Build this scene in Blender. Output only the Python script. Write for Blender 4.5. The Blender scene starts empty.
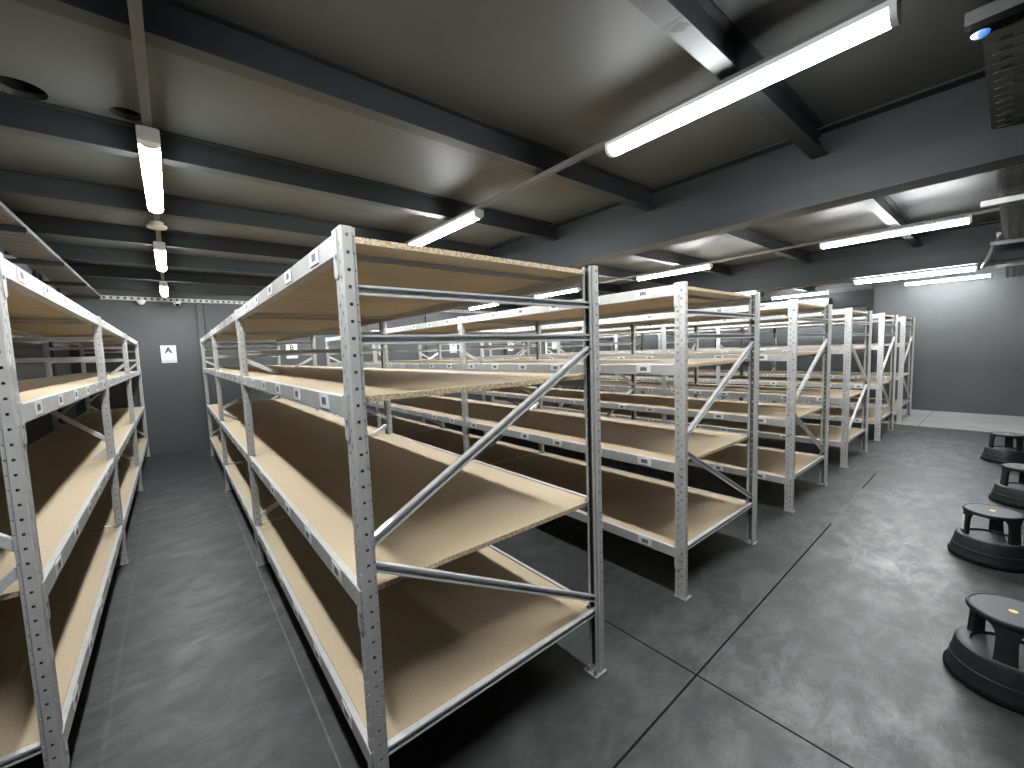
import bpy, bmesh, math, random
from mathutils import Vector, Matrix
random.seed(4)
S = bpy.context.scene
COL = S.collection

# ------------------------------------------------------------------ helpers
def link(o, parent=None):
    COL.objects.link(o)
    if parent is not None:
        o.parent = parent
    return o

def tag(o, label=None, cat=None, group=None, kind=None):
    if label: o['label'] = label
    if cat: o['category'] = cat
    if group: o['group'] = group
    if kind: o['kind'] = kind
    return o

def thing(name, label, cat, loc=(0, 0, 0), group=None):
    o = bpy.data.objects.new(name, None)
    o.empty_display_size = 0.1
    o.location = loc
    link(o)
    return tag(o, label, cat, group)

def obj(name, me, parent=None, loc=(0, 0, 0), rotz=0.0):
    o = bpy.data.objects.new(name, me)
    o.location = loc
    o.rotation_euler = (0, 0, rotz)
    return link(o, parent)

class MB:
    """collects faces, builds ONE mesh"""
    def __init__(s):
        s.v = []; s.f = []; s.m = []
    def quad(s, pts, m=0):
        i = len(s.v); s.v += [tuple(p) for p in pts]
        s.f.append(tuple(range(i, i + len(pts)))); s.m.append(m)
    def box(s, a, b, m=0, bev=0.0):
        x0, y0, z0 = a; x1, y1, z1 = b
        if x0 > x1: x0, x1 = x1, x0
        if y0 > y1: y0, y1 = y1, y0
        if z0 > z1: z0, z1 = z1, z0
        if bev:
            bm = bmesh.new(); bmesh.ops.create_cube(bm, size=1)
            bmesh.ops.scale(bm, vec=(x1-x0, y1-y0, z1-z0), verts=bm.verts)
            bmesh.ops.translate(bm, vec=((x0+x1)/2, (y0+y1)/2, (z0+z1)/2), verts=bm.verts)
            bmesh.ops.bevel(bm, geom=list(bm.edges), offset=bev, segments=2, affect='EDGES', profile=0.5)
            s.bm(bm, m); return
        P = [(x0,y0,z0),(x1,y0,z0),(x1,y1,z0),(x0,y1,z0),(x0,y0,z1),(x1,y0,z1),(x1,y1,z1),(x0,y1,z1)]
        i = len(s.v); s.v += P
        for f in ((0,3,2,1),(4,5,6,7),(0,1,5,4),(1,2,6,5),(2,3,7,6),(3,0,4,7)):
            s.f.append(tuple(i+k for k in f)); s.m.append(m)
    def bm(s, bm, m=0, free=True):
        i = len(s.v); bm.verts.index_update()
        s.v += [tuple(v.co) for v in bm.verts]
        for f in bm.faces:
            s.f.append(tuple(i + v.index for v in f.verts)); s.m.append(m)
        if free: bm.free()
    def prism(s, poly, axis, a, b, m=0):
        """extrude a 2-D polygon along an axis; poly coordinates are the other two axes in order"""
        def P(p, t):
            if axis == 'x': return (t, p[0], p[1])
            if axis == 'y': return (p[0], t, p[1])
            return (p[0], p[1], t)
        n = len(poly); i = len(s.v)
        s.v += [P(p, a) for p in poly] + [P(p, b) for p in poly]
        for k in range(n):
            s.f.append((i+k, i+(k+1) % n, i+n+(k+1) % n, i+n+k)); s.m.append(m)
        s.f.append(tuple(i+k for k in range(n))[::-1]); s.m.append(m)
        s.f.append(tuple(i+n+k for k in range(n))); s.m.append(m)
    def lathe(s, prof, n=40, m=0, c=(0, 0), closed=False):
        i = len(s.v); k = len(prof)
        for a in range(n):
            t = 2*math.pi*a/n
            for r, z in prof:
                s.v.append((c[0]+r*math.cos(t), c[1]+r*math.sin(t), z))
        for a in range(n):
            b = (a+1) % n
            for j in range(k if closed else k-1):
                j2 = (j+1) % k
                s.f.append((i+a*k+j, i+b*k+j, i+b*k+j2, i+a*k+j2)); s.m.append(m)
    def tube(s, pts, r, n=10, m=0):
        pts = [Vector(p) for p in pts]; i = len(s.v); L = len(pts)
        for q, p in enumerate(pts):
            d = (pts[min(q+1, L-1)] - pts[max(q-1, 0)]).normalized()
            u = d.orthogonal().normalized() if q == 0 else (u - d*u.dot(d)).normalized()
            w = d.cross(u)
            for a in range(n):
                t = 2*math.pi*a/n
                s.v.append(tuple(p + r*(math.cos(t)*u + math.sin(t)*w)))
        for q in range(L-1):
            for a in range(n):
                b = (a+1) % n
                s.f.append((i+q*n+a, i+q*n+b, i+(q+1)*n+b, i+(q+1)*n+a)); s.m.append(m)
        s.f.append(tuple(i+a for a in range(n))[::-1]); s.m.append(m)
        s.f.append(tuple(i+(L-1)*n+a for a in range(n))); s.m.append(m)
    def cyl(s, c, r, z0, z1, n=16, m=0):
        s.lathe([(0.0001, z0), (r, z0), (r, z1), (0.0001, z1)], n, m, c)
    def mesh(s, name, mats, smooth=False, normals=True):
        me = bpy.data.meshes.new(name)
        me.from_pydata(s.v, [], s.f)
        for mt in mats: me.materials.append(mt)
        me.polygons.foreach_set('material_index', s.m)
        if normals:
            bm = bmesh.new(); bm.from_mesh(me)
            bmesh.ops.remove_doubles(bm, verts=bm.verts, dist=1e-5)
            bmesh.ops.recalc_face_normals(bm, faces=bm.faces)
            bm.to_mesh(me); bm.free()
        if smooth:
            me.polygons.foreach_set('use_smooth', [True]*len(me.polygons))
            me.set_sharp_from_angle(angle=math.radians(smooth if smooth is not True else 35))
        me.update()
        return me

def bake(o):
    """evaluated copy of an object's mesh (its modifiers applied)"""
    bpy.context.view_layer.update()
    dg = bpy.context.evaluated_depsgraph_get()
    return bpy.data.meshes.new_from_object(o.evaluated_get(dg))

# ------------------------------------------------------------------ materials
class NT:
    def __init__(s, name):
        s.mat = bpy.data.materials.new(name); s.mat.use_nodes = True
        s.t = s.mat.node_tree; s.n = s.t.nodes; s.l = s.t.links
        s.b = s.n['Principled BSDF']
    def node(s, ty, **kw):
        x = s.n.new(ty)
        for k, v in kw.items(): setattr(x, k, v)
        return x
    def set(s, sock, v):
        if hasattr(v, 'links') or isinstance(v, bpy.types.NodeSocket): s.l.new(v, sock)
        else: sock.default_value = v
    def math(s, op, a, b=0.0, c=0.0):
        x = s.node('ShaderNodeMath', operation=op)
        s.set(x.inputs[0], a); s.set(x.inputs[1], b); s.set(x.inputs[2], c)
        return x.outputs[0]
    def noise(s, scale, detail=4, rough=.55, vec=None, dist=0.0):
        x = s.node('ShaderNodeTexNoise'); x.inputs['Scale'].default_value = scale
        x.inputs['Detail'].default_value = detail; x.inputs['Roughness'].default_value = rough
        x.inputs['Distortion'].default_value = dist
        s.l.new(vec if vec is not None else s.coord(), x.inputs['Vector'])
        return x.outputs['Fac']
    def coord(s):
        if not hasattr(s, '_c'): s._c = s.node('ShaderNodeTexCoord').outputs['Object']
        return s._c
    def mapping(s, scale):
        x = s.node('ShaderNodeMapping'); x.inputs['Scale'].default_value = scale
        s.l.new(s.coord(), x.inputs['Vector']); return x.outputs['Vector']
    def ramp(s, fac, stops):
        x = s.node('ShaderNodeValToRGB'); cr = x.color_ramp
        while len(cr.elements) < len(stops): cr.elements.new(.5)
        for e, (p, c) in zip(cr.elements, stops):
            e.position = p; e.color = (*c, 1) if len(c) == 3 else c
        s.l.new(fac, x.inputs['Fac']); return x.outputs['Color']
    def mix(s, fac, a, b, blend='MIX'):
        x = s.node('ShaderNodeMix', data_type='RGBA', blend_type=blend)
        s.set(x.inputs['Factor'], fac)
        s.set(x.inputs['A'], (*a, 1) if isinstance(a, tuple) and len(a) == 3 else a)
        s.set(x.inputs['B'], (*b, 1) if isinstance(b, tuple) and len(b) == 3 else b)
        return x.outputs['Result']
    def bump(s, h, strength=.2, dist=.01):
        x = s.node('ShaderNodeBump'); x.inputs['Strength'].default_value = strength
        x.inputs['Distance'].default_value = dist
        s.l.new(h, x.inputs['Height']); s.l.new(x.outputs['Normal'], s.b.inputs['Normal'])
    def out(s, color=None, rough=None, metal=0.0, spec=.5):
        if color is not None: s.set(s.b.inputs['Base Color'], (*color, 1) if isinstance(color, tuple) else color)
        if rough is not None: s.set(s.b.inputs['Roughness'], rough)
        s.b.inputs['Metallic'].default_value = metal
        s.b.inputs['Specular IOR Level'].default_value = spec
        return s.mat

def g(v): return (v, v, v)

def mat_painted(name, c, var=.12, rough=.5, scale=6, metal=0.0, spec=.5):
    t = NT(name)
    f = t.noise(scale, 5)
    col = t.ramp(f, [(.3, tuple(x*(1-var) for x in c)), (.7, tuple(x*(1+var) for x in c))])
    r = t.math('ADD', rough-.06, t.math('MULTIPLY', t.noise(scale*3), .12))
    return t.out(col, r, metal, spec)

def mat_board():
    t = NT('chipboard')
    big = t.noise(3.0, 3)
    fine = t.noise(160, 3, .7)
    v = t.node('ShaderNodeTexVoronoi'); v.inputs['Scale'].default_value = 140
    t.l.new(t.coord(), v.inputs['Vector'])
    base = t.ramp(fine, [(.25, (.305, .237, .150)), (.5, (.45, .365, .250)), (.75, (.57, .475, .340))])
    base = t.mix(t.math('MULTIPLY', v.outputs['Distance'], .25), base, (.32, .24, .14))
    col = t.mix(t.math('MULTIPLY', big, .25), base, (.52, .425, .285))
    t.bump(fine, .08, .002)
    return t.out(col, .62, 0, .3)

def mat_board_edge():
    t = NT('chipboard_cut_edge')
    fine = t.noise(120, 3, .85)
    col = t.ramp(fine, [(.34, (.17, .11, .06)), (.47, (.43, .33, .21)), (.64, (.72, .60, .43))])
    t.bump(fine, .3, .003)
    return t.out(col, .75, 0, .2)

def mat_floor():
    t = NT('polished_concrete')
    co = t.coord()
    sx = t.node('ShaderNodeSeparateXYZ'); t.l.new(co, sx.inputs[0])
    X, Y = sx.outputs[0], sx.outputs[1]
    big = t.noise(.55, 5, .6)
    med = t.noise(2.6, 7, .65, dist=.6)
    swirl = t.noise(2.6, 10, .76, vec=t.mapping((1.3, 2.3, 1)), dist=.35)
    patch = t.ramp(t.noise(.8, 3, .5), [(.35, g(.25)), (.65, g(1))])
    fine = t.noise(60, 3, .6)
    col = t.ramp(med, [(.30, (.011, .0118, .0122)), (.5, (.022, .0232, .0236)), (.70, (.049, .0502, .0502))])
    col = t.mix(t.math('MULTIPLY', big, .3), col, (.034, .035, .0355))
    sw = t.math('MULTIPLY', t.ramp(swirl, [(.44, g(0)), (.74, g(1))]), patch)
    col = t.mix(t.math('MULTIPLY', sw, .26), col, (.088, .090, .0885))
    col = t.mix(t.math('MULTIPLY', fine, .12), col, (.05, .05, .05))
    # pale splashes and specks
    sp = t.ramp(t.noise(5.5, 2, .5), [(.755, g(0)), (.785, g(1))])
    col = t.mix(t.math('MULTIPLY', sp, .35), col, (.20, .20, .195))
    # saw-cut joints: one along the room, one across
    def line(coord, pos, half):
        return t.math('LESS_THAN', t.math('ABSOLUTE', t.math('SUBTRACT', coord, pos)), half)
    yj = t.math('ADD', -.352, t.math('MULTIPLY', X, .0118))
    j1 = line(Y, yj, .0055)
    gap = t.math('MULTIPLY', t.math('GREATER_THAN', X, 3.98), t.math('LESS_THAN', X, 5.25))
    j1 = t.math('MULTIPLY', j1, t.math('SUBTRACT', 1.0, t.math('MULTIPLY', gap, .93)))
    j1 = t.math('MULTIPLY', j1, t.math('LESS_THAN', X, 6.0))
    j2 = line(X, 1.468, .0055)
    jj = t.math('MAXIMUM', j1, j2)
    col = t.mix(jj, col, (.012, .012, .012))
    pale = t.math('MULTIPLY', line(Y, yj, .006), t.math('MULTIPLY', t.math('GREATER_THAN', X, 4.35), t.math('LESS_THAN', X, 5.25)))
    col = t.mix(t.math('MULTIPLY', pale, .35), col, (.13, .13, .128))
    # chalk lines left along the first aisle
    wear = t.noise(9, 3)
    c1 = t.math('MULTIPLY', line(X, -.012, .0045), t.math('MULTIPLY', wear, .45))
    c2 = t.math('MULTIPLY', line(X, -.752, .009), t.math('MULTIPLY', wear, .10))
    inaisle = t.math('GREATER_THAN', Y, .1)
    col = t.mix(t.math('MULTIPLY', t.math('MAXIMUM', c1, c2), inaisle), col, (.30, .30, .295))
    r = t.math('SUBTRACT', t.math('ADD', .43, t.math('MULTIPLY', med, .12)), t.math('MULTIPLY', sw, .13))
    h = t.math('SUBTRACT', t.math('MULTIPLY', swirl, .35), jj)
    t.bump(h, .25, .012)
    r = t.math('MAXIMUM', r, jj)
    m = t.out(col, r, 0, .7)
    t.set(t.b.inputs['Specular IOR Level'], t.math('MULTIPLY', t.math('SUBTRACT', 1.0, jj), t.math('ADD', .40, t.math('MULTIPLY', sw, .55))))
    return m

def mat_floor_pale():
    t = NT('pale_concrete')
    med = t.noise(2.2, 6, .6)
    col = t.ramp(med, [(.3, (.21, .21, .205)), (.7, (.31, .31, .30))])
    sx = t.node('ShaderNodeSeparateXYZ'); t.l.new(t.coord(), sx.inputs[0])
    j = t.math('LESS_THAN', t.math('ABSOLUTE', t.math('ADD', sx.outputs[1], .24)), .007)
    j2 = t.math('LESS_THAN', t.math('ABSOLUTE', t.math('SUBTRACT', sx.outputs[1], 1.46)), .007)
    col = t.mix(t.math('MAXIMUM', j, j2), col, (.07, .07, .07))
    return t.out(col, .5, 0, .4)

def mat_deck():
    t = NT('ceiling_board_paint')
    med = t.noise(1.4, 5, .6)
    col = t.ramp(med, [(.3, (.040, .042, .040)), (.7, (.057, .0595, .0565))])
    sx = t.node('ShaderNodeSeparateXYZ'); t.l.new(t.coord(), sx.inputs[0])
    # butt joints between the boards
    m = t.math('ABSOLUTE', t.math('SUBTRACT', t.math('FLOORED_MODULO', t.math('ADD', sx.outputs[0], -.158+1.22*4+.61), 1.22), .61))
    brk = t.math('GREATER_THAN', t.noise(1.7, 2, .5), .49)
    col = t.mix(t.math('MULTIPLY', t.math('LESS_THAN', m, .0022), t.math('MULTIPLY', brk, .75)), col, (.03, .03, .03))
    t.bump(t.noise(40, 3), .05, .003)
    return t.out(col, t.math('ADD', .5, t.math('MULTIPLY', med, .14)), 0, .25)

def mat_wall():
    t = NT('wall_paint_charcoal')
    med = t.noise(.9, 5, .6)
    col = t.ramp(med, [(.3, (.068, .0725, .0755)), (.7, (.085, .090, .093))])
    t.bump(t.noise(90, 2), .05, .002)
    return t.out(col, .52, 0, .35)

def mat_rack():
    t = NT('rack_light_grey_coat')
    f = t.noise(9, 5, .65); s = t.noise(120, 3, .7)
    col = t.ramp(f, [(.3, (.385, .384, .372)), (.7, (.485, .483, .468))])
    col = t.mix(t.math('MULTIPLY', s, .18), col, (.28, .285, .28))
    return t.out(col, t.math('ADD', .42, t.math('MULTIPLY', s, .16)), .1, .4)

def mat_brace():
    t = NT('galvanised_steel')
    f = t.noise(30, 4, .65)
    col = t.ramp(f, [(.3, (.60, .61, .61)), (.7, (.74, .75, .75))])
    return t.out(col, t.math('ADD', .28, t.math('MULTIPLY', f, .14)), .35, .5)

def mat_emit(name, c, strength):
    t = NT(name)
    t.b.inputs['Base Color'].default_value = (.8, .8, .8, 1)
    t.b.inputs['Emission Color'].default_value = (*c, 1)
    t.b.inputs['Emission Strength'].default_value = strength
    return t.mat

M = {}
M['board'] = mat_board(); M['edge'] = mat_board_edge()
M['floor'] = mat_floor(); M['pale'] = mat_floor_pale()
M['deck'] = mat_deck(); M['wall'] = mat_wall()
M['steel'] = mat_painted('structural_steel_paint', (.0125, .0145, .0155), .14, .5, 3, 0, .22)
M['joist'] = mat_painted('joist_paint', (.0165, .0185, .0198), .14, .52, 3, 0, .25)
M['rack'] = mat_rack(); M['brace'] = mat_brace()
M['inner'] = mat_painted('upright_inside_painted_shade', (.12, .122, .12), .15, .6, 14, 0, .3)  # inner skin tinted dark: shade of the hollow channel put into the colour
M['bolt'] = mat_painted('bolt_steel', (.30, .31, .31), .1, .35, 20, .8)
M['holder'] = mat_painted('label_sleeve', (.74, .75, .75), .04, .3, 8)
M['print'] = mat_painted('label_print', (.20, .21, .22), .1, .5, 30)
M['printdark'] = mat_painted('label_print_dark', (.09, .095, .10), .1, .5, 30)
M['track'] = mat_painted('grey_trunking', (.11, .11, .108), .06, .4, 6, .2)
M['housing'] = mat_painted('lamp_housing_white', (.60, .61, .61), .05, .4, 6)
M['lamp'] = mat_emit('lamp_diffuser', (.97, .99, 1.0), 150.0)
M['tray'] = mat_painted('cable_tray_galvanised', (.105, .107, .105), .2, .45, 12, .2)
M['traywhite'] = mat_painted('cable_tray_pale', (.55, .56, .55), .12, .45, 12, .1)
M['black'] = mat_painted('black_void_paint', (.008, .008, .008), .1, .85, 8, 0, .08)
M['plastic'] = mat_painted('stool_black_plastic', (.014, .015, .016), .15, .5, 30, 0, .32)
M['tread'] = mat_painted('stool_grey_rubber_tread', (.060, .064, .066), .12, .55, 120, 0, .4)
M['sticker'] = mat_painted('gold_sticker', (.72, .50, .16), .1, .4, 30)
M['paper'] = mat_painted('paper_white', (.78, .79, .79), .02, .5, 8)
M['papergrey'] = mat_painted('paper_grey', (.56, .57, .57), .03, .5, 8)
M['ink'] = mat_painted('ink_black', (.018, .018, .02), .05, .5, 8)
M['white'] = mat_painted('white_plastic', (.74, .74, .72), .04, .4, 8)
M['cream'] = mat_painted('aged_white_plastic', (.60, .56, .50), .08, .45, 12)
M['door'] = mat_painted('door_dark_paint', (.062, .068, .073), .1, .5, 2)
M['unit'] = mat_painted('unit_off_white', (.40, .40, .395), .04, .5, 8)
M['orange'] = mat_painted('orange_print', (.80, .36, .05), .05, .5, 8)
M['scuff'] = mat_painted('dark_scuff', (.045, .046, .046), .2, .7, 60)
M['blue'] = mat_emit('blue_indicator', (.0, .24, .80), .75)
M['bluewhite'] = mat_emit('white_indicator', (.8, .9, 1.0), 1.2)

# ------------------------------------------------------------------ layout (metres; x across the rows, y along them)
H = 2.0                      # upright height
D = 1.161                    # row depth
LB = 2.466                   # bay pitch
ROWX = [0.0, 1.995, 4.015, 6.041, 8.083, 10.061]
YB, XL, XR, YF = 8.35, -1.65, 12.24, -5.0
ZD = 2.96                    # ceiling boards
ZJ = 2.80                    # underside of joists
LEVEL = [0.325, 0.88, 1.50, 1.99]   # top of the beams

# ------------------------------------------------------------------ rack parts
def upright_mesh():
    mb = MB()
    def strip(p0, p1, hw=0, hh=0, off=.025, skip=None):
        (xa, ya), (xb, yb) = p0, p1
        L = math.hypot(xb-xa, yb-ya)
        def P(u, z): return (xa+(xb-xa)*u/L, ya+(yb-ya)*u/L, z)
        def q(u0, u1, z0, z1):
            if u1-u0 > 1e-6 and z1-z0 > 1e-6: mb.quad([P(u0, z0), P(u1, z0), P(u1, z1), P(u0, z1)])
        if not hw: q(0, L, 0, H); return
        u0, u1 = L/2-hw/2, L/2+hw/2
        q(0, u0, 0, H); q(u1, L, 0, H)
        z = 0.0; c = off
        while c < H - hh:
            q(u0, u1, z, c-hh/2); z = c+hh/2; c += .05
        q(u0, u1, z, H)
    strip((.045, .047), (.045, .060))
    strip((.045, .060), (.0345, .060), .004, .005)
    strip((.0345, .060), (.032, .070))
    strip((.032, .070), (.004, .070), .009, .009)
    strip((.004, .070), (0, .066)); strip((0, .066), (0, .058)); strip((0, .058), (0, .037), .0095, .013)
    strip((0, .037), (.003, .0365)); strip((.003, .0365), (.003, .0335)); strip((.003, .0335), (0, .033))
    strip((0, .033), (0, .012), .0095, .013, .05); strip((0, .012), (0, .004)); strip((0, .004), (.004, 0))
    strip((.004, 0), (.032, 0), .0095, .0095)
    strip((.032, 0), (.0345, .010))
    strip((.0345, .010), (.045, .010), .004, .005)
    strip((.045, .010), (.045, .023))
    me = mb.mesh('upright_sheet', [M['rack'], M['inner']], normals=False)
    bm = bmesh.new(); bm.from_mesh(me); bmesh.ops.remove_doubles(bm, verts=bm.verts, dist=1e-5); bm.to_mesh(me); bm.free()
    o = bpy.data.objects.new('tmp', me); COL.objects.link(o)
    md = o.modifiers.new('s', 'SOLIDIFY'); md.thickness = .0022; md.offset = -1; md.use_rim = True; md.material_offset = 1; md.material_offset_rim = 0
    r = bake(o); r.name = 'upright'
    bpy.data.objects.remove(o)
    return r

ME_UP = upright_mesh()

def foot_mesh():
    mb = MB()
    mb.box((-.004, -.006, .0005), (.078, .076, .0045))
    for x, y in ((.063, .012), (.063, .058)):
        mb.lathe([(.0001, .0045), (.011, .0045), (.011, .012), (.0055, .012), (.0055, .026), (.0001, .026)], 8, 1, (x, y))
    return mb.mesh('foot_plate', [M['rack'], M['bolt']])
ME_FOOT = foot_mesh()

def c_bar(length, bolts=True):
    """C-section bar along +x, mouth towards -y, with bolt heads at its two ends"""
    h, d, t, l = .030, .024, .002, .007
    pr = [(0, l-h/2), (0, -h/2), (d, -h/2), (d, h/2), (0, h/2), (0, h/2-l), (t, h/2-l), (t, h/2-t), (d-t, h/2-t), (d-t, -h/2+t), (t, -h/2+t), (t, l-h/2)]
    mb = MB(); mb.prism(pr, 'x', 0, length)
    for x in (.006, length-.006):
        bm = bmesh.new()
        bmesh.ops.create_cone(bm, cap_ends=True, segments=6, radius1=.008, radius2=.008, depth=.034,
                              matrix=Matrix.Translation((x, .010, 0)) @ Matrix.Rotation(math.pi/2, 4, 'X'))
        mb.bm(bm, 1)
    return mb.mesh('bar', [M['brace'], M['bolt']])

def beam_mesh(length):
    """stepped box beam along +y, outer face at x=0, top at z=0, end plates lapping over the uprights"""
    mb = MB()
    pr = [(0, -.065), (.042, -.065), (.042, -.024), (.022, -.024), (.022, 0), (.002, 0), (0, -.002)]
    mb.prism(pr, 'y', .0, length)
    for s, y0, y1 in ((-1, -.036, 0), (1, length, length+.036)):
        mb.box((-.0035, y0, -.125), (-.0005, y1, .006))
        mb.prism([(y0, -.125), (y0+.006, -.135), (y1-.006, -.135), (y1, -.125)], 'x', -.0035, -.0005)
        ym = y0+.008 if s < 0 else y1-.008
        mb.box((-.007, ym-.005, -.080), (-.0034, ym+.005, -.068), 1)
    return mb.mesh('beam', [M['rack'], M['bolt']])

def label_mesh():
    """clear sleeve with a small printed code, on the beam face (normal -x)"""
    mb = MB()
    mb.box((-.0030, -.052, -.024), (-.0004, .052, .024), 0, .0008)
    mb.box((-.0034, -.024, -.012), (-.0029, .024, .014), 1)
    for y, w in ((-.019, .007), (-.008, .006), (.003, .009), (.016, .007)):
        mb.box((-.0037, y-w/2, -.009), (-.0033, y+w/2, .011), 2)
    return mb.mesh('label_sleeve', [M['holder'], M['print'], M['printdark']])
ME_LABEL = label_mesh()

def board_mesh(depth, y0, y1, notches, th=.019):
    """chipboard sheet between the beam lips, notched round uprights. top at z=0"""
    xi, xn = .0245, .050
    ys = [(y0, None)]
    left = []
    cuts = sorted((max(a, y0), min(b, y1)) for a, b in notches if b > y0 and a < y1)
    y = y0; edge = []
    for a, b in cuts:
        if a > y: edge += [(xi, y), (xi, a)]
        edge += [(xn, a), (xn, b)]; y = b
    if y < y1: edge += [(xi, y), (xi, y1)]
    pts = []
    for p in edge:
        if not pts or (abs(p[0]-pts[-1][0]) > 1e-6 or abs(p[1]-pts[-1][1]) > 1e-6): pts.append(p)
    poly = [(x, yy) for x, yy in pts] + [(depth-x, yy) for x, yy in reversed(pts)]
    mb = MB(); n = len(poly)
    mb.quad([(x, yy, 0) for x, yy in poly][::-1], 0)
    mb.quad([(x, yy, -th) for x, yy in poly], 0)
    for k in range(n):
        a, b = poly[k], poly[(k+1) % n]
        mb.quad([(a[0], a[1], -th), (b[0], b[1], -th), (b[0], b[1], 0), (a[0], a[1], 0)], 1)
    return mb.mesh('shelf_board', [M['board'], M['edge']])

def tie_mesh(depth):
    mb = MB()
    mb.prism([(0, 0), (.040, 0), (.040, -.012), (.037, -.012), (.037, -.003), (.003, -.003), (.003, -.012), (0, -.012)], 'x', .041, depth-.041)
    return mb.mesh('tie_bar', [M['rack']])

class RackKit:
    def __init__(s, depth, pitch):
        s.depth, s.pitch = depth, pitch
        w = depth - .060
        s.bar = c_bar(w)
        def diag(z0, z1):
            return c_bar(math.hypot(w-.01, z1-z0)), math.atan2(z1-z0, w-.01), z0
        s.d_up = diag(1.026, 1.620)      # mid joint (left) up to the right
        s.d_dn = diag(.957, .381)
        s.beam = beam_mesh(pitch-.0704)
        notch = [(-.02 + k*pitch, .078 + k*pitch) for k in range(4)]
        s.long = [board_mesh(depth, a, b, notch) for a, b in ((.048, pitch-.114), (pitch-.108, pitch*2-.10), (pitch*2-.094, pitch*3+.066))]
        s.short = []
        cuts = []
        for k in range(3):
            a = .048 if k == 0 else k*pitch-.108
            b = (k+1)*pitch-.114 if k < 2 else 3*pitch+.066
            n = 5
            for j in range(n):
                cuts.append((a+(b-a)*j/n+(.004 if j else 0), a+(b-a)*(j+1)/n-(.004 if j < n-1 else 0)))
        s.short = [board_mesh(depth, a, b, notch) for a, b in cuts]
        s.tie = tie_mesh(depth)

KIT = RackKit(D, LB)
KIT0 = RackKit(.70, 2.475)

def make_rack(label, x, y, kit, flips, face='left', group='rows of boltless storage racking'):
    """flips[i]: True where the mid joint of end frame i sits on the right-hand upright"""
    R = thing('storage_rack', label, 'storage rack', (x, y, 0), group)
    d, p = kit.depth, kit.pitch
    for i in range(4):
        Y = i*p
        for right in (False, True):
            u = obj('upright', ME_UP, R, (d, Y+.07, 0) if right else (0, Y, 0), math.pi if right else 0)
            obj('foot_plate', ME_FOOT, u)
        for z in (1.822, 1.672):
            obj('horizontal_brace', kit.bar, R, (.030, Y+.020, z))
        obj('bottom_brace', kit.bar, R, (.030, Y+.020, .316))
        for me, ang, z0 in (kit.d_up, kit.d_dn):
            o = bpy.data.objects.new('diagonal_brace', me); link(o, R)
            if flips[i]:
                o.location = (d-.035, Y+.026+.020, z0); o.rotation_euler = (0, -ang, math.pi)
                o.rotation_euler = (Matrix.Rotation(math.pi, 4, 'Z') @ Matrix.Rotation(-ang, 4, 'Y')).to_euler()
            else:
                o.location = (.035, Y+.022, z0); o.rotation_euler = (0, -ang, 0)
    for k in range(3):
        for zt in LEVEL:
            for right in (False, True):
                b = obj('shelf_beam', kit.beam, R, (d, (k+1)*p, zt) if right else (0, k*p+.0702, zt), math.pi if right else 0)
                if right == (face == 'right'):
                    for j in range(6):
                        yl = .285 + j*.405 - .07
                        yy = kit.pitch-.0704-yl if right else yl
                        obj('label_holder', ME_LABEL, b, (0, yy, -.030))
    for zt in LEVEL[:3]:
        for me in kit.long:
            obj('shelf_board', me, R, (0, 0, zt-.0045))
    for me in kit.short:
        obj('shelf_board', me, R, (0, 0, LEVEL[3]-.0045))
    for k in range(3):
        for yt in (.19, p-.135):
            obj('tie_bar', kit.tie, R, (0, k*p+yt, LEVEL[3]-.0238))
    return R

N, F_ = False, True
R0 = make_rack('shallow shelving row standing against the left wall, left of the aisle marked A', -.803-.70, .79, KIT0, [F_, F_, N, N], 'right')
R0.rotation_euler = (0, 0, .0022)
make_rack('nearest full-depth shelving row, its end frame large in the foreground', ROWX[0], -.018, KIT, [N, F_, N, F_])
make_rack('second shelving row to the right of aisle A, behind the foreground row', ROWX[1], 0, KIT, [N, F_, N, F_])
make_rack('third shelving row to the right of aisle A, its end frame right of centre', ROWX[2], 0, KIT, [N, F_, N, F_])
make_rack('fourth shelving row right of aisle A, its end braces sloping the opposite way', ROWX[3], 0, KIT, [F_, N, F_, N])
make_rack('fifth shelving row right of aisle A, last but one before the far wall', ROWX[4], 0, KIT, [N, F_, N, F_])
make_rack('farthest shelving row, standing on the pale floor strip near the right wall', ROWX[5], 0, KIT, [N, F_, N, F_])

# ------------------------------------------------------------------ room shell
def struct(name, me, loc=(0, 0, 0), rotz=0):
    return tag(obj(name, me, None, loc, rotz), kind='structure')

mb = MB()
mb.box((XL-.3, YF-.3, -.15), (9.95, YB+.3, 0))
struct('floor', mb.mesh('floor', [M['floor']]))
mb = MB()
mb.box((9.951, YF-.3, -.15), (XR+.3, YB+.3, .0))
struct('floor_far', mb.mesh('floor_far', [M['pale']]))
mb = MB(); mb.box((XL-.2, YF, 0), (XL, YB, 3.2)); struct('wall_left', mb.mesh('wall_left', [M['wall']]))
mb = MB(); mb.box((XL-.2, YB, 0), (XR+.2, YB+.2, 3.2)); struct('wall_back', mb.mesh('wall_back', [M['wall']]))
mb = MB(); mb.box((XL-.2, YF-.2, 0), (XR+.2, YF, 3.2)); struct('wall_front', mb.mesh('wall_front', [M['wall']]))
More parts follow.
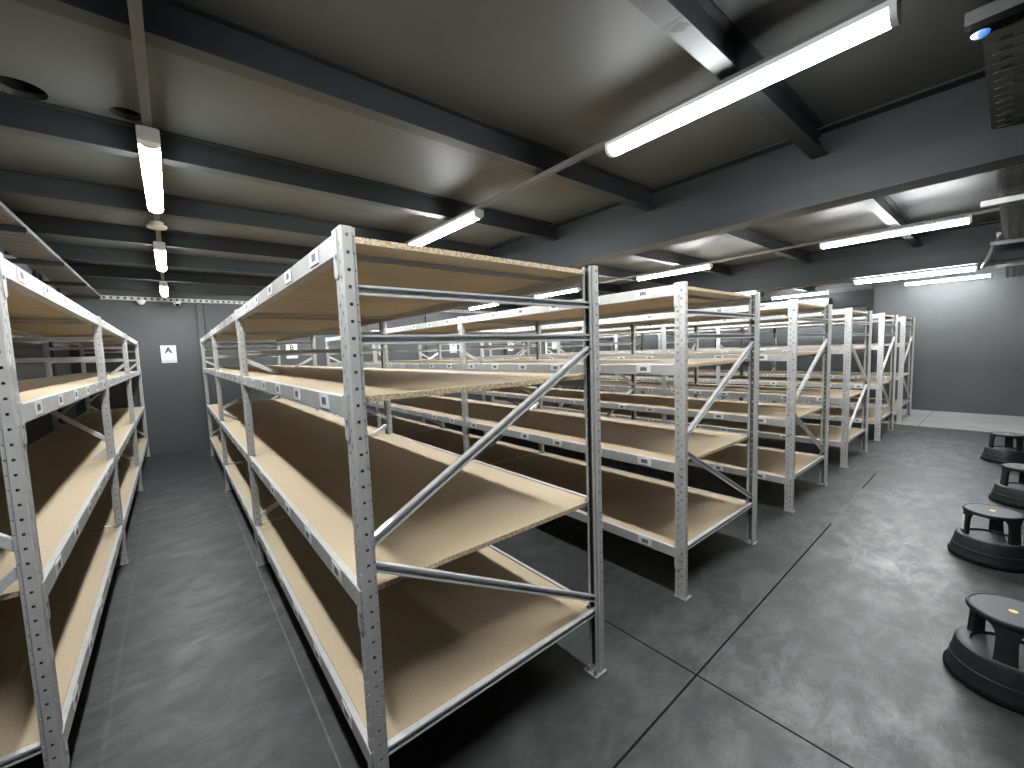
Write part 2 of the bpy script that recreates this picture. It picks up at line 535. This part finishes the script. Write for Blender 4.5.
# right wall with a door opening
DY0, DY1, DZ = .94, 4.30, 2.385
mb = MB()
mb.box((XR, YF, 0), (XR+.2, DY0, 3.2)); mb.box((XR, DY1, 0), (XR+.2, YB, 3.2)); mb.box((XR, DY0, DZ), (XR+.2, DY1, 3.2))
struct('wall_right', mb.mesh('wall_right', [M['wall']]))
mb = MB()   # roller shutter: curved slats
n = 24
for k in range(n):
    z0, z1 = k*DZ/n, (k+1)*DZ/n
    mb.prism([(XR+.10, z0), (XR+.097, z0+.012), (XR+.097, z1-.012), (XR+.10, z1), (XR+.12, z1), (XR+.12, z0)], 'y', DY0+.001, DY1-.001)
struct('door_1', mb.mesh('door_1', [M['door']]))
mb = MB()   # steel frame round the door
mb.box((XR-.035, DY0-.115, 0), (XR-.001, DY0-.001, 2.75)); mb.box((XR-.035, DY1+.001, 0), (XR-.001, DY1+.115, 2.75))
mb.box((XR-.035, DY0, DZ), (XR-.001, DY1, 2.75))
struct('trim_1', mb.mesh('trim_1', [M['steel']]))

# ceiling boards with two round service holes
mb = MB(); mb.box((XL-.2, YF-.2, ZD), (XR+.2, YB+.2, ZD+.03))
deck = obj('ceiling', mb.mesh('ceiling', [M['deck']]))
HOLES = ((-.862, 1.835, .095), (-.482, 1.825, .066))
cut = MB()
for x, y, r in HOLES: cut.cyl((x, y), r, ZD-.1, ZD+.2, 32)
co = obj('cutter', cut.mesh('cutter', [M['deck']]))
md = deck.modifiers.new('b', 'BOOLEAN'); md.operation = 'DIFFERENCE'; md.object = co; md.solver = 'EXACT'
new = bake(deck); deck.modifiers.clear(); deck.data = new; bpy.data.objects.remove(co)
tag(deck, kind='structure')
for x, y, r in HOLES:
    mb = MB()
    mb.lathe([(r+.002, ZD+.029), (r+.002, ZD+.30), (.0001, ZD+.30)], 32, 0)
    o = struct('ceiling_duct', mb.mesh('ceiling_duct', [M['black']], smooth=True), (x, y, 0))
mb = MB(); mb.box((XL-.2, YF-.2, 3.28), (XR+.2, YB+.2, 3.3)); struct('ceiling_upper', mb.mesh('ceiling_upper', [M['black']]))

def i_section(w, h, tf, tw):
    a, b = w/2, tw/2
    return [(-a, 0), (a, 0), (a, tf), (b, tf), (b, h-tf), (a, h-tf), (a, h), (-a, h), (-a, h-tf), (-b, h-tf), (-b, tf), (-a, tf)]

# main girders along the room
GX = [2.94, 7.33]
for x, w in zip(GX, (.18, .18)):
    mb = MB(); mb.prism([(px, pz) for px, pz in i_section(w, .472, .016, .012)], 'y', YF, YB)
    struct('ceiling_girder', mb.mesh('ceiling_girder', [M['steel']]), (x, 0, 2.484))
# joists across, between the girders
BAYS = [(XL+.001, GX[0]-.007), (GX[0]+.007, GX[1]-.007), (GX[1]+.007, XR-.001)]
jm = []
for x0, x1 in BAYS:
    mb = MB(); mb.prism(i_section(.082, ZD-ZJ-.001, .009, .007), 'x', x0, x1)
    for s, xe in ((1, x0), (-1, x1)):     # end cleats
        mb.box((xe, .0036, .03), (xe+s*.06, .011, .12))
        for z in (.05, .10):
            mb.box((xe+s*.035-.008, .011, z-.008), (xe+s*.035+.008, .020, z+.008))
            mb.box((xe+s*.035-.008, -.013, z-.008), (xe+s*.035+.008, -.0036, z+.008))
    jm.append(mb.mesh('ceiling_joist', [M['joist']]))
for k in range(-3, 8):
    y = -.41+.040 + 1.165*k - (.045 if k == 0 else 0)
    for q, me in enumerate(jm):
        o = struct('ceiling_joist', me, (0, y, ZJ))
        if k == 0 and q == 0: MARKED = o

# wall columns
def h_col(x, y0, y1, w):
    mb = MB()
    mb.box((x-w/2, y0, 0), (x+w/2, y0+.014, ZD)); mb.box((x-w/2, y1-.014, 0), (x+w/2, y1, ZD)); mb.box((x-.005, y0+.014, 0), (x+.005, y1-.014, ZD))
    return mb.mesh('wall_column', [M['wall']])
for x in GX: struct('wall_column', h_col(x, YB-.16, YB-.001, .22))
for x in (.075, 4.735, 9.60):
    mb = MB(); mb.box((x-.045, YB-.05, 0), (x+.045, YB-.0005, 2.72), 0, .004); struct('wall_column', mb.mesh('wall_post', [M['wall']]))
for y in (6.85, 2.2):
    mb = MB(); mb.box((XL+.0005, y-.07, 0), (XL+.05, y+.07, ZD-.001), 0, .004); struct('wall_column', mb.mesh('wall_post', [M['steel']]))

# ------------------------------------------------------------------ lights
def batten_meshes():
    L = 1.20
    h = MB()
    h.prism([(-.044, .030), (-.044, .052), (-.030, .0575), (.030, .0575), (.044, .052), (.044, .030)], 'y', 0, L)
    hm = h.mesh('housing', [M['housing']])
    d = MB(); pr = []
    for k in range(13):
        a = math.pi + math.pi*k/12
        pr.append((.0435*math.cos(a), .0295+.042*math.copysign(abs(math.sin(a))**.75, math.sin(a))))
    d.prism(pr, 'y', .022, L-.022)
    dm = d.mesh('diffuser', [M['lamp']], smooth=True)
    c = MB()
    pr2 = [(p[0]*1.03, p[1]-.0005) for p in pr]
    c.prism(pr2, 'y', .0, .021)
    cm = c.mesh('end_cap', [M['housing']])
    gb = MB(); gb.prism([(-.044, -.008), (.044, -.008), (.044, .052), (.030, .0575), (-.030, .0575), (-.044, .052)], 'y', -.065, -.0005)
    return hm, dm, cm, gb.mesh('gear_box', [M['housing']])
HM, DM, CM, GM = batten_meshes()

def batten(x, y, z, label, group, tail=False):
    R = thing('ceiling_light', label, 'light', (x, y, z), group)
    obj('housing', HM, R); obj('diffuser', DM, R)
    obj('end_cap', CM, R); obj('end_cap', CM, R, (0, 1.179, 0))
    if tail: obj('gear_box', GM, R)
    return R

def track(x, y0, y1, z0, label):
    mb = MB()
    mb.prism([(-.018, 0), (-.010, 0), (-.010, .005), (.010, .005), (.010, 0), (.018, 0), (.018, .026), (-.018, .026)], 'y', y0, y1)
    o = obj('lighting_track', mb.mesh('lighting_track', [M['track']]), None, (x, 0, z0))
    return tag(o, label, 'lighting track', 'grey lighting tracks under the joists')

ZL = 2.705
YL = [-.965, 1.515, 3.985, 6.465]
wh = ['nearest', 'second', 'third', 'farthest']
# aisle A
XA, XBl, XC, XD, XE, XF, XG = -.402, 1.60, 3.60, 5.63, 7.40, 9.05, 11.62
track(XA, -4.0, 8.15, ZL+.058, 'grey ceiling track running above the aisle marked A')
track(XBl, -4.0, 8.15, ZL+.058, 'long grey ceiling track above the foreground row, crossing the dark joists')
track(XD, -4.0, 8.15, ZL+.058, 'thin grey ceiling track beyond the deep girder')
track(XG, -4.0, 8.15, ZL+.058, 'ceiling track closest to the far right wall')
LA = ['lit batten over the near end of aisle A, past the top of the picture',
      'largest lit batten above aisle A, nearest of the three seen there',
      'middle lit batten above aisle A, just beyond the oval detector',
      'smallest lit batten above aisle A, nearest the back wall']
for y, l in zip(YL, LA): batten(XA, y, ZL, l, 'battens above aisle A', True)
LBt = ['long bright batten in the upper right foreground, largest lamp in view',
       'lit batten just above the top board of the foreground shelving row',
       'lit batten on the foreground track, hidden low behind the foreground top boards',
       'lit batten at the back wall end of the foreground track']
for y, l in zip(YL, LBt): batten(XBl, y, ZL, l, 'battens above aisle B')
LD = ['lit batten just past the deep girder, left of the right-hand cable tray',
      'lit batten above the second shelving row, beyond the deep girder',
      'lit batten seen through the top of the foreground end frame, the larger of two',
      'lit batten seen through the foreground end frame, small and next to the back wall']
for y, l in zip(YL, LD): batten(XD, y, ZL, l, 'battens beyond the girder')
batten(XE, -.95, 2.425, 'upper of the two long battens before the far right wall, under the second girder', 'battens near the far wall')
order = ['nearest', 'second', 'third', 'farthest']
track(XC, -4.0, 8.15, ZL+.058, 'ceiling track just beyond the deep girder, hidden behind it')
track(XF, -4.0, 8.15, ZL+.058, 'ceiling track just beyond the second girder, hidden behind it')
for y, w_ in zip(YL, order):
    batten(XC, y, ZL, w_ + ' batten in the lamp line hidden just behind the deep girder', 'battens hidden behind the girders')
    batten(XF, y, ZL, w_ + ' batten in the lamp line hidden just behind the second girder', 'battens hidden behind the girders')
for y, w_ in zip(YL[1:], order[1:]):
    batten(XE, y+.015, 2.425, w_ + ' batten under the second girder, hidden above the shelving rows', 'battens near the far wall')
LG = ['lower of the two long battens, washing the far right wall with light',
      'lit batten near the far right wall, above the white wall unit over the door',
      'lit batten near the far right wall, third along behind the racking',
      'lit batten near the far right wall, farthest along at the back']
for y, l in zip(YL, LG): batten(XG, y, ZL, l, 'battens near the far wall')

# ------------------------------------------------------------------ cable trays
def perforated_tray(axis, a, b, c0, c1, z, mat, pitch=.085, rail=.05):
    """slotted tray: floor of cross ribs with slots between two side rails and turned-up lips"""
    mb = MB()
    def bx(p0, p1, q0, q1, z0, z1):
        if axis == 'y': mb.box((q0, p0, z0), (q1, p1, z1))
        else: mb.box((p0, q0, z0), (p1, q1, z1))
    t = .002
    bx(a, b, c0, c0+.02, z, z+t); bx(a, b, c1-.02, c1, z, z+t)
    bx(a, b, c0, c0+t, z+t, z+rail); bx(a, b, c1-t, c1, z+t, z+rail)
    bx(a, b, c0+t, c0+.012, z+rail-.002, z+rail); bx(a, b, c1-.012, c1-t, z+rail-.002, z+rail)
    p = a; w = c1-c0-.04; k = 0; ns = 6
    while p < b-1e-6:
        e = min(p+pitch*.66, b)
        bx(p, e, c0+.02, c1-.02, z, z+t)                       # solid rib
        if axis == 'y': mb.box((c0+.02, p, z-.004), (c1-.02, p+.006, z))
        else: mb.box((p, c0+.02, z-.004), (p+.006, c1-.02, z))
        e2 = min(p+pitch, b)
        if e2-e > 1e-4:                                       # slot row: bridges between short slots
            for j in range(ns+1):
                q = c0+.02+w*j/ns
                bx(e, e2, max(c0+.02, q-.020), min(c1-.02, q+.020), z, z+t)
        p += pitch; k += 1
    return mb

def strut_bracket(axis, p, c0, c1, z, up=None):
    mb = MB()
    pr = [(-.0205, 0), (.0205, 0), (.0205, .041), (.010, .041), (.010, .038), (.0175, .038), (.0175, .003), (-.0175, .003), (-.0175, .038), (-.010, .038), (-.010, .041), (-.0205, .041)]
    if axis == 'y': mb.prism([(p+u, z-.043+v) for u, v in pr], 'x', c0, c1)
    else: mb.prism([(p+u, z-.043+v) for u, v in pr], 'y', c0, c1)
    return mb

R = thing('cable_tray', 'slotted steel cable tray running above the left shelving row', 'cable tray', (0, 0, 0))
mb = perforated_tray('y', -1.0, 8.14, -1.50, -1.195, 2.70, M['tray'], .15, .032)
obj('tray_body', mb.mesh('tray_body', [M['tray']]), R)
for y in (.72, 2.18, 3.63, 5.08, 6.54, 7.95):
    mb = strut_bracket('y', y, XL+.042, -1.185, 2.698)
    mb.box((XL+.001, y-.0205, 2.44), (XL+.041, y+.0205, 2.79))
    obj('support_bracket', mb.mesh('support_bracket', [M['steel']]), R)

def right_tray(x0, x1, label, brackets, ext):
    R = thing('cable_tray', label, 'cable tray', (0, 0, 0), 'cable tray lengths along the right')
    mb = perforated_tray('x', x0, x1, -1.60, -1.145, 2.665, M['tray'])
    obj('tray_body', mb.mesh('tray_body', [M['tray']]), R)
    for x in brackets:
        mb = strut_bracket('x', x, -1.75, ext, 2.663)
        for y in (-1.73,):
            mb.cyl((x, y), .005, 2.66, ZD-.002, 8)
        obj('support_bracket', mb.mesh('support_bracket', [M['traywhite'] if 4 < x < 5 else M['tray']]), R)  # one bracket coloured paler: lamp light on the strut painted in
    return R
right_tray(.1, GX[0]-.012, 'slotted cable tray at top right, on the near side of the deep girder', (1.69,), -1.115)
right_tray(GX[0]+.012, GX[1]-.012, 'slotted steel cable tray on the right, between the two girders', (4.62, 6.9), -1.055)
right_tray(GX[1]+.012, 11.9, 'slotted steel cable tray on the right, beyond the second girder', (9.4,), -1.06)

R = thing('cable_tray', 'thin pale dotted cable channel along the top of the back wall', 'cable tray', (0, 0, 0))
mb = MB()
x = -1.24; yb = YB-.10
mb.box((-1.24, yb, 2.690), (11.9, yb+.002, 2.702)); mb.box((-1.24, yb, 2.738), (11.9, yb+.002, 2.750))
mb.box((-1.24, yb+.002, 2.690), (11.9, yb+.098, 2.692)); 
while x < 11.9:
    mb.box((x, yb, 2.702), (min(x+.05, 11.9), yb+.002, 2.738)); x += .085
obj('channel_body', mb.mesh('channel_body', [M['traywhite']]), R)

# conduit dropping from the tray to the lamp under the second girder
mb = MB()
pts = []
P0 = [(6.55, -1.12, 2.69), (6.85, -1.12, 2.69), (7.05, -1.08, 2.66), (7.10, -1.06, 2.58), (7.14, -1.03, 2.48), (7.26, -1.0, 2.44), (7.40, -.99, 2.445), (7.40, -.955, 2.445)]
def catmull(P, n=8):
    out = []
    P = [Vector(p) for p in P]
    for i in range(len(P)-1):
        p0, p1, p2, p3 = P[max(i-1, 0)], P[i], P[i+1], P[min(i+2, len(P)-1)]
        for k in range(n):
            t = k/n
            out.append(.5*((2*p1)+(p2-p0)*t+(2*p0-5*p1+4*p2-p3)*t*t+(3*p1-p0-3*p2+p3)*t**3))
    out.append(P[-1]); return out
mb.tube(catmull(P0), .021, 10)
tag(obj('ceiling_conduit', mb.mesh('conduit', [M['track']], smooth=True)), 'bent grey conduit dropping from the right cable tray to a lamp', 'conduit')

# thin conduits linking the lamps under the second girder
for i in range(3):
    mb = MB()
    y0, y1 = YL[i]+1.225, YL[i+1]+.005
    mb.tube([(XE, y0, 2.472), (XE, y1, 2.472)], .010, 8)
    tag(obj('ceiling_conduit', mb.mesh('conduit_straight', [M['track']], smooth=True)), ['nearest', 'second', 'farthest'][i] + ' straight grey conduit linking lamps under the second girder', 'conduit', 'conduits under the second girder')

# ------------------------------------------------------------------ small fixtures
# oval detector on the aisle A track
R = thing('smoke_detector', 'oval pale detector hanging on the ceiling track above aisle A', 'detector', (XA-.005, 3.23, 2.702))
mb = MB(); mb.lathe([(.0001, .012), (.052, .012), (.063, .015), (.066, .021), (.066, .034), (.060, .038), (.0001, .038)], 32)
obj('cover', mb.mesh('cover', [M['cream']], smooth=True), R)
mb = MB(); mb.lathe([(.0001, .038), (.045, .038), (.045, .063), (.0001, .063)], 24)
obj('base', mb.mesh('base', [M['white']], smooth=True), R)

# dome cameras under the back channel
def dome_camera(x, label, bare):
    R = thing('ceiling_camera', label, 'security camera', (x, YB-.135, 2.688), 'small cameras on the back wall')
    mb = MB(); mb.lathe([(.0001, 0), (.062, 0), (.062, -.022), (.055, -.028), (.0001, -.028)], 28)
    obj('base', mb.mesh('base', [M['white']], smooth=True), R)
    mb = MB(); mb.lathe([(.050 if k == 0 else max(.0001, .050*math.cos(math.pi/2*k/8)), -.028-.050*math.sin(math.pi/2*k/8)) for k in range(9)], 28)
    obj('dome', mb.mesh('dome', [M['white']], smooth=True), R)
    if bare:
        mb = MB(); bm = bmesh.new()
        bmesh.ops.create_cone(bm, cap_ends=True, segments=24, radius1=.030, radius2=.026, depth=.02,
                              matrix=Matrix.Translation((.005, -.040, -.052)) @ Matrix.Rotation(math.radians(65), 4, 'X'))
        mb.bm(bm)
        obj('lens', mb.mesh('lens', [M['black']], smooth=True), R)
dome_camera(-.72, 'small white dome on the back wall channel, left of the camera with the black lens', False)
dome_camera(-.245, 'small white camera with a black lens under the back wall channel', True)

# aisle letter signs
def text_mesh(ch, size):
    cu = bpy.data.curves.new('t', 'FONT'); cu.body = ch; cu.size = size; cu.align_x = 'CENTER'
    cu.extrude = .0004; cu.offset = size*.032
    o = bpy.data.objects.new('t', cu); COL.objects.link(o)
    me = bake(o); bpy.data.objects.remove(o)
    me.materials.clear(); me.materials.append(M['ink'])
    return me
mbS = MB(); mbS.box((-.107, 0, -.155), (.107, .003, .155), 0, .001)
ME_SHEET = mbS.mesh('sheet', [M['paper']])
mbS = MB(); mbS.box((-.107, -.0012, -.154), (.107, -.0002, -.098)); ME_POCKET = mbS.mesh('pocket', [M['papergrey']])
def sign(ch, x, y, label):
    R = thing('aisle_sign', label, 'sign', (x, y-.004, 1.765), 'aisle letter signs on the back wall')
    obj('sheet', ME_SHEET, R)
    o = obj('letter', text_mesh(ch, .145), R, (0, -.0008, .022)); o.rotation_euler = (math.pi/2, 0, 0)
    obj('pocket_strip', ME_POCKET, R)
sign('A', -.427, YB, 'white sheet with the letter A on the back wall, ending the left aisle')
sign('B', 1.56, YB, 'white sheet with the letter B on the back wall, seen over the foreground shelf')
sign('C', 3.53, YB, 'white sheet with the letter C on the back wall')
sign('D', 5.49, YB, 'white sheet with the letter D on the back wall')
sign('E', 7.37, YB-.162, 'white sheet with the letter E on the back wall column')
sign('F', 9.36, YB, 'white sheet with the letter F on the back wall')

# white wall unit over the door
R = thing('air_curtain', 'long white wall unit with an orange mark above the door opening', 'air curtain', (XR-.001, 1.61, 2.46))
mb = MB()
mb.prism([(-.036, 0), (-.22, 0), (-.24, .03), (-.24, .14), (-.22, .165), (-.036, .165)], 'y', .012, 1.00)
obj('body', mb.mesh('body', [M['unit']]), R)
mb = MB()
mb.prism([(-.036, -.003), (-.222, -.003), (-.243, .028), (-.243, .142), (-.222, .168), (-.036, .168)], 'y', 0, .0115)
o = obj('end_cap', mb.mesh('end_cap', [M['steel']]), R)
mb = MB()
mb.prism([(.24, .058), (.31, .058), (.275, .105)], 'x', -.2425, -.2403)
obj('emblem', mb.mesh('emblem', [M['orange']]), R)
mb = MB(); mb.box((-.2425, .06, .120), (-.2403, .30, .128)); mb.box((-.2425, .17, .06), (-.2403, .178, .10))
obj('marking', mb.mesh('marking', [M['print']]), R)

# indicator unit under the right tray
R = thing('ceiling_sensor', 'small black ceiling device with a glowing blue lens by the top right cable tray', 'sensor', (1.70, -1.150, 2.595))
mb = MB(); mb.box((-.03, -.09, .0), (.03, .025, .039), 0, .008)
obj('body', mb.mesh('body', [M['black']], smooth=True), R)
mb = MB(); mb.lathe([(.022*math.cos(math.pi/2*k/8) if k < 8 else .0001, -.015*math.sin(math.pi/2*k/8)) for k in range(9)], 28)
obj('lens', mb.mesh('lens', [M['blue']], smooth=True), R, (0, .0, .0))
mb = MB(); mb.lathe([(.004, .001), (.0035, -.003), (.0001, -.004)], 12)
obj('lamp', mb.mesh('lamp', [M['bluewhite']], smooth=True), R, (-.006, .006, -.0115))

# scribbled mark on the underside of a joist
mb = MB()
def dab(x, y, w, l, a=0.0):
    c, s = math.cos(a), math.sin(a)
    P = [(-w/2, -l/2), (w/2, -l/2), (w/2, l/2), (-w/2, l/2)]
    mb.prism([(x+c*u-s*v, y+s*u+c*v) for u, v in P], 'z', ZJ-.0008, ZJ-.0002)
dab(1.115, -.412, .010, .060); dab(1.119, -.404, .005, .058, .2)
for cx, cy, r in ((1.143, -.424, .010), (1.152, -.398, .009), (1.170, -.420, .010), (1.160, -.440, .007)):
    for k in range(7):
        a = 2*math.pi*k/7 + cx*40
        dab(cx+r*math.cos(a), cy+r*math.sin(a), .005, .011, a+.3)
obj('painted_mark', mb.mesh('painted_mark', [M['scuff']]), MARKED, (0, .415, -ZJ))

# ------------------------------------------------------------------ kick stools
def stool_meshes():
    HT = .356
    body = MB()
    body.lathe([(.198, .004), (.203, .010), (.203, .030), (.2015, .034), (.1945, .084), (.1945, .088), (.1905, .0905),
                (.178, .156), (.174, .164), (.166, .168), (.128, .168), (.124, .160), (.120, .060), (.0001, .058)], 64)
    bm_ = body.mesh('body', [M['plastic']], smooth=30)
    ring = MB()
    ring.lathe([(.2035, .008), (.210, .006), (.2125, .012), (.2125, .026), (.209, .032), (.2035, .030)], 64, closed=True)
    rm = ring.mesh('bumper_ring', [M['black']], smooth=True)
    fl = MB(); fl.lathe([(.1235, .150), (.1235, .156), (.0001, .156)], 48)
    # legs: curved plates widening at the top
    leg = MB()
    n = 10
    zs = [.1685, .20, .25, .285, .305, .320, .330]
    hw = [.255, .245, .24, .245, .28, .36, .48]
    ro = [.150, .1485, .1455, .1435, .1425, .1415, .141]
    grid = []
    for z, w, r in zip(zs, hw, ro):
        row = []
        for k in range(n+1):
            a = -w + 2*w*k/n
            row.append(((r*math.cos(a), r*math.sin(a), z), ((r-.022)*math.cos(a), (r-.022)*math.sin(a), z)))
        grid.append(row)
    for i in range(len(zs)-1):
        for k in range(n):
            for s in (0, 1):
                leg.quad([grid[i][k][s], grid[i][k+1][s], grid[i+1][k+1][s], grid[i+1][k][s]])
        for k in (0, n):
            leg.quad([grid[i][k][0], grid[i][k][1], grid[i+1][k][1], grid[i+1][k][0]])
    for i in (0, len(zs)-1):
        for k in range(n):
            leg.quad([grid[i][k][0], grid[i][k+1][0], grid[i][k+1][1], grid[i][k][1]])
    lm = leg.mesh('leg', [M['plastic']], smooth=40)
    top = MB()
    top.lathe([(.0001, .3305), (.138, .3305), (.146, .336), (.148, .344), (.146, .352), (.142, HT), (.138, HT), (.135, HT-.003), (.0001, HT-.003)], 64)
    tm = top.mesh('top_step', [M['plastic']], smooth=30)
    pad = MB(); pad.lathe([(.134, HT-.0029), (.133, HT-.0008), (.0001, HT-.0008)], 64)
    pm = pad.mesh('tread_pad', [M['tread']], smooth=30)
    tr = MB(); tr.lathe([(.127, .1681), (.164, .1681), (.163, .1695), (.128, .1695)], 64, closed=True)
    trm = tr.mesh('lower_tread', [M['tread']], smooth=30)
    st = MB(); st.cyl((0, 0), .015, HT-.0007, HT-.0001, 20)
    sm = st.mesh('sticker', [M['sticker']])
    return bm_, rm, lm, tm, pm, trm, sm, fl.mesh('inner_floor', [M['tread']])
SB, SR, SL, ST, SP, STR, SS, SF = stool_meshes()
def stool(x, y, rot, label, tagged=False):
    R = thing('step_stool', label, 'step stool', (x, y, 0), 'black kick stools along the right')
    R.rotation_euler = (0, 0, rot)
    obj('body', SB, R); obj('bumper_ring', SR, R); obj('inner_floor', SF, R)
    for k in range(3):
        obj('leg', SL, R, (0, 0, 0), k*math.pi*2/3)
    obj('lower_tread', STR, R)
    t = obj('top_step', ST, R); obj('tread_pad', SP, t)
    tag(obj('sticker', SS, t), 'small round gold sticker')
    if tagged:
        mb = MB(); r = .1512
        for k in range(4):
            a0, a1 = -.12+.06*k, -.06+.06*k
            mb.quad([(r*math.cos(a0), r*math.sin(a0), .195), (r*math.cos(a1), r*math.sin(a1), .195), (r*.975*math.cos(a1), r*.975*math.sin(a1), .305), (r*.975*math.cos(a0), r*.975*math.sin(a0), .305)])
        for j, z in enumerate((.212, .232, .252, .272, .290)):
            rr = r+.0006-(z-.195)*.034
            mb.quad([(rr*math.cos(-.08), rr*math.sin(-.08), z), (rr*math.cos(.06), rr*math.sin(.06), z), (rr*math.cos(.06), rr*math.sin(.06), z+.006), (rr*math.cos(-.08), rr*math.sin(-.08), z+.006)], 1)
        tag(obj('label_sticker', mb.mesh('label_sticker', [M['paper'], M['print']]), R, (0, 0, 0), 0.0), 'white printed sticker strip')
stool(2.475, -1.312, math.radians(174), 'largest black step stool, nearest in the right foreground')
stool(4.065, -1.219, math.radians(112), 'black step stool with a white sticker strip on its leg, second nearest', True)
stool(5.74, -1.385, math.radians(118), 'black step stool third from the front, partly behind the one with the sticker strip')
stool(7.67, -1.268, math.radians(112), 'smallest black step stool, farthest back near the pale floor strip')

# ------------------------------------------------------------------ world, camera, view
w = bpy.data.worlds.new('world'); S.world = w; w.use_nodes = True
w.node_tree.nodes['Background'].inputs['Color'].default_value = (.02, .021, .022, 1)
w.node_tree.nodes['Background'].inputs['Strength'].default_value = 1

C = Vector((-.4018, -1.2555, 1.6246)); yaw, pitch, roll, fpx = -.6885, -.0820, .0346, 411.35
f = Vector((-math.sin(yaw)*math.cos(pitch), math.cos(yaw)*math.cos(pitch), math.sin(pitch)))
r = Vector((math.cos(yaw), math.sin(yaw), 0)); d = f.cross(r)
c_, s_ = math.cos(roll), math.sin(roll)
r2 = c_*r + s_*d; d2 = -s_*r + c_*d
cam = bpy.data.cameras.new('camera'); cam.sensor_width = 36; cam.sensor_fit = 'HORIZONTAL'
cam.lens = fpx/1024*36; cam.clip_start = .02; cam.clip_end = 100
co = bpy.data.objects.new('camera', cam); COL.objects.link(co)
Mx = Matrix((( r2.x, -d2.x, -f.x, C.x), (r2.y, -d2.y, -f.y, C.y), (r2.z, -d2.z, -f.z, C.z), (0, 0, 0, 1)))
co.matrix_world = Mx
S.camera = co

vs = S.view_settings
vs.view_transform = 'Standard'; vs.look = 'None'; vs.exposure = 0.0; vs.gamma = 1.0; vs.use_curve_mapping = False
S.cycles.use_denoising = True
S.cycles.max_bounces = 8; S.cycles.diffuse_bounces = 3
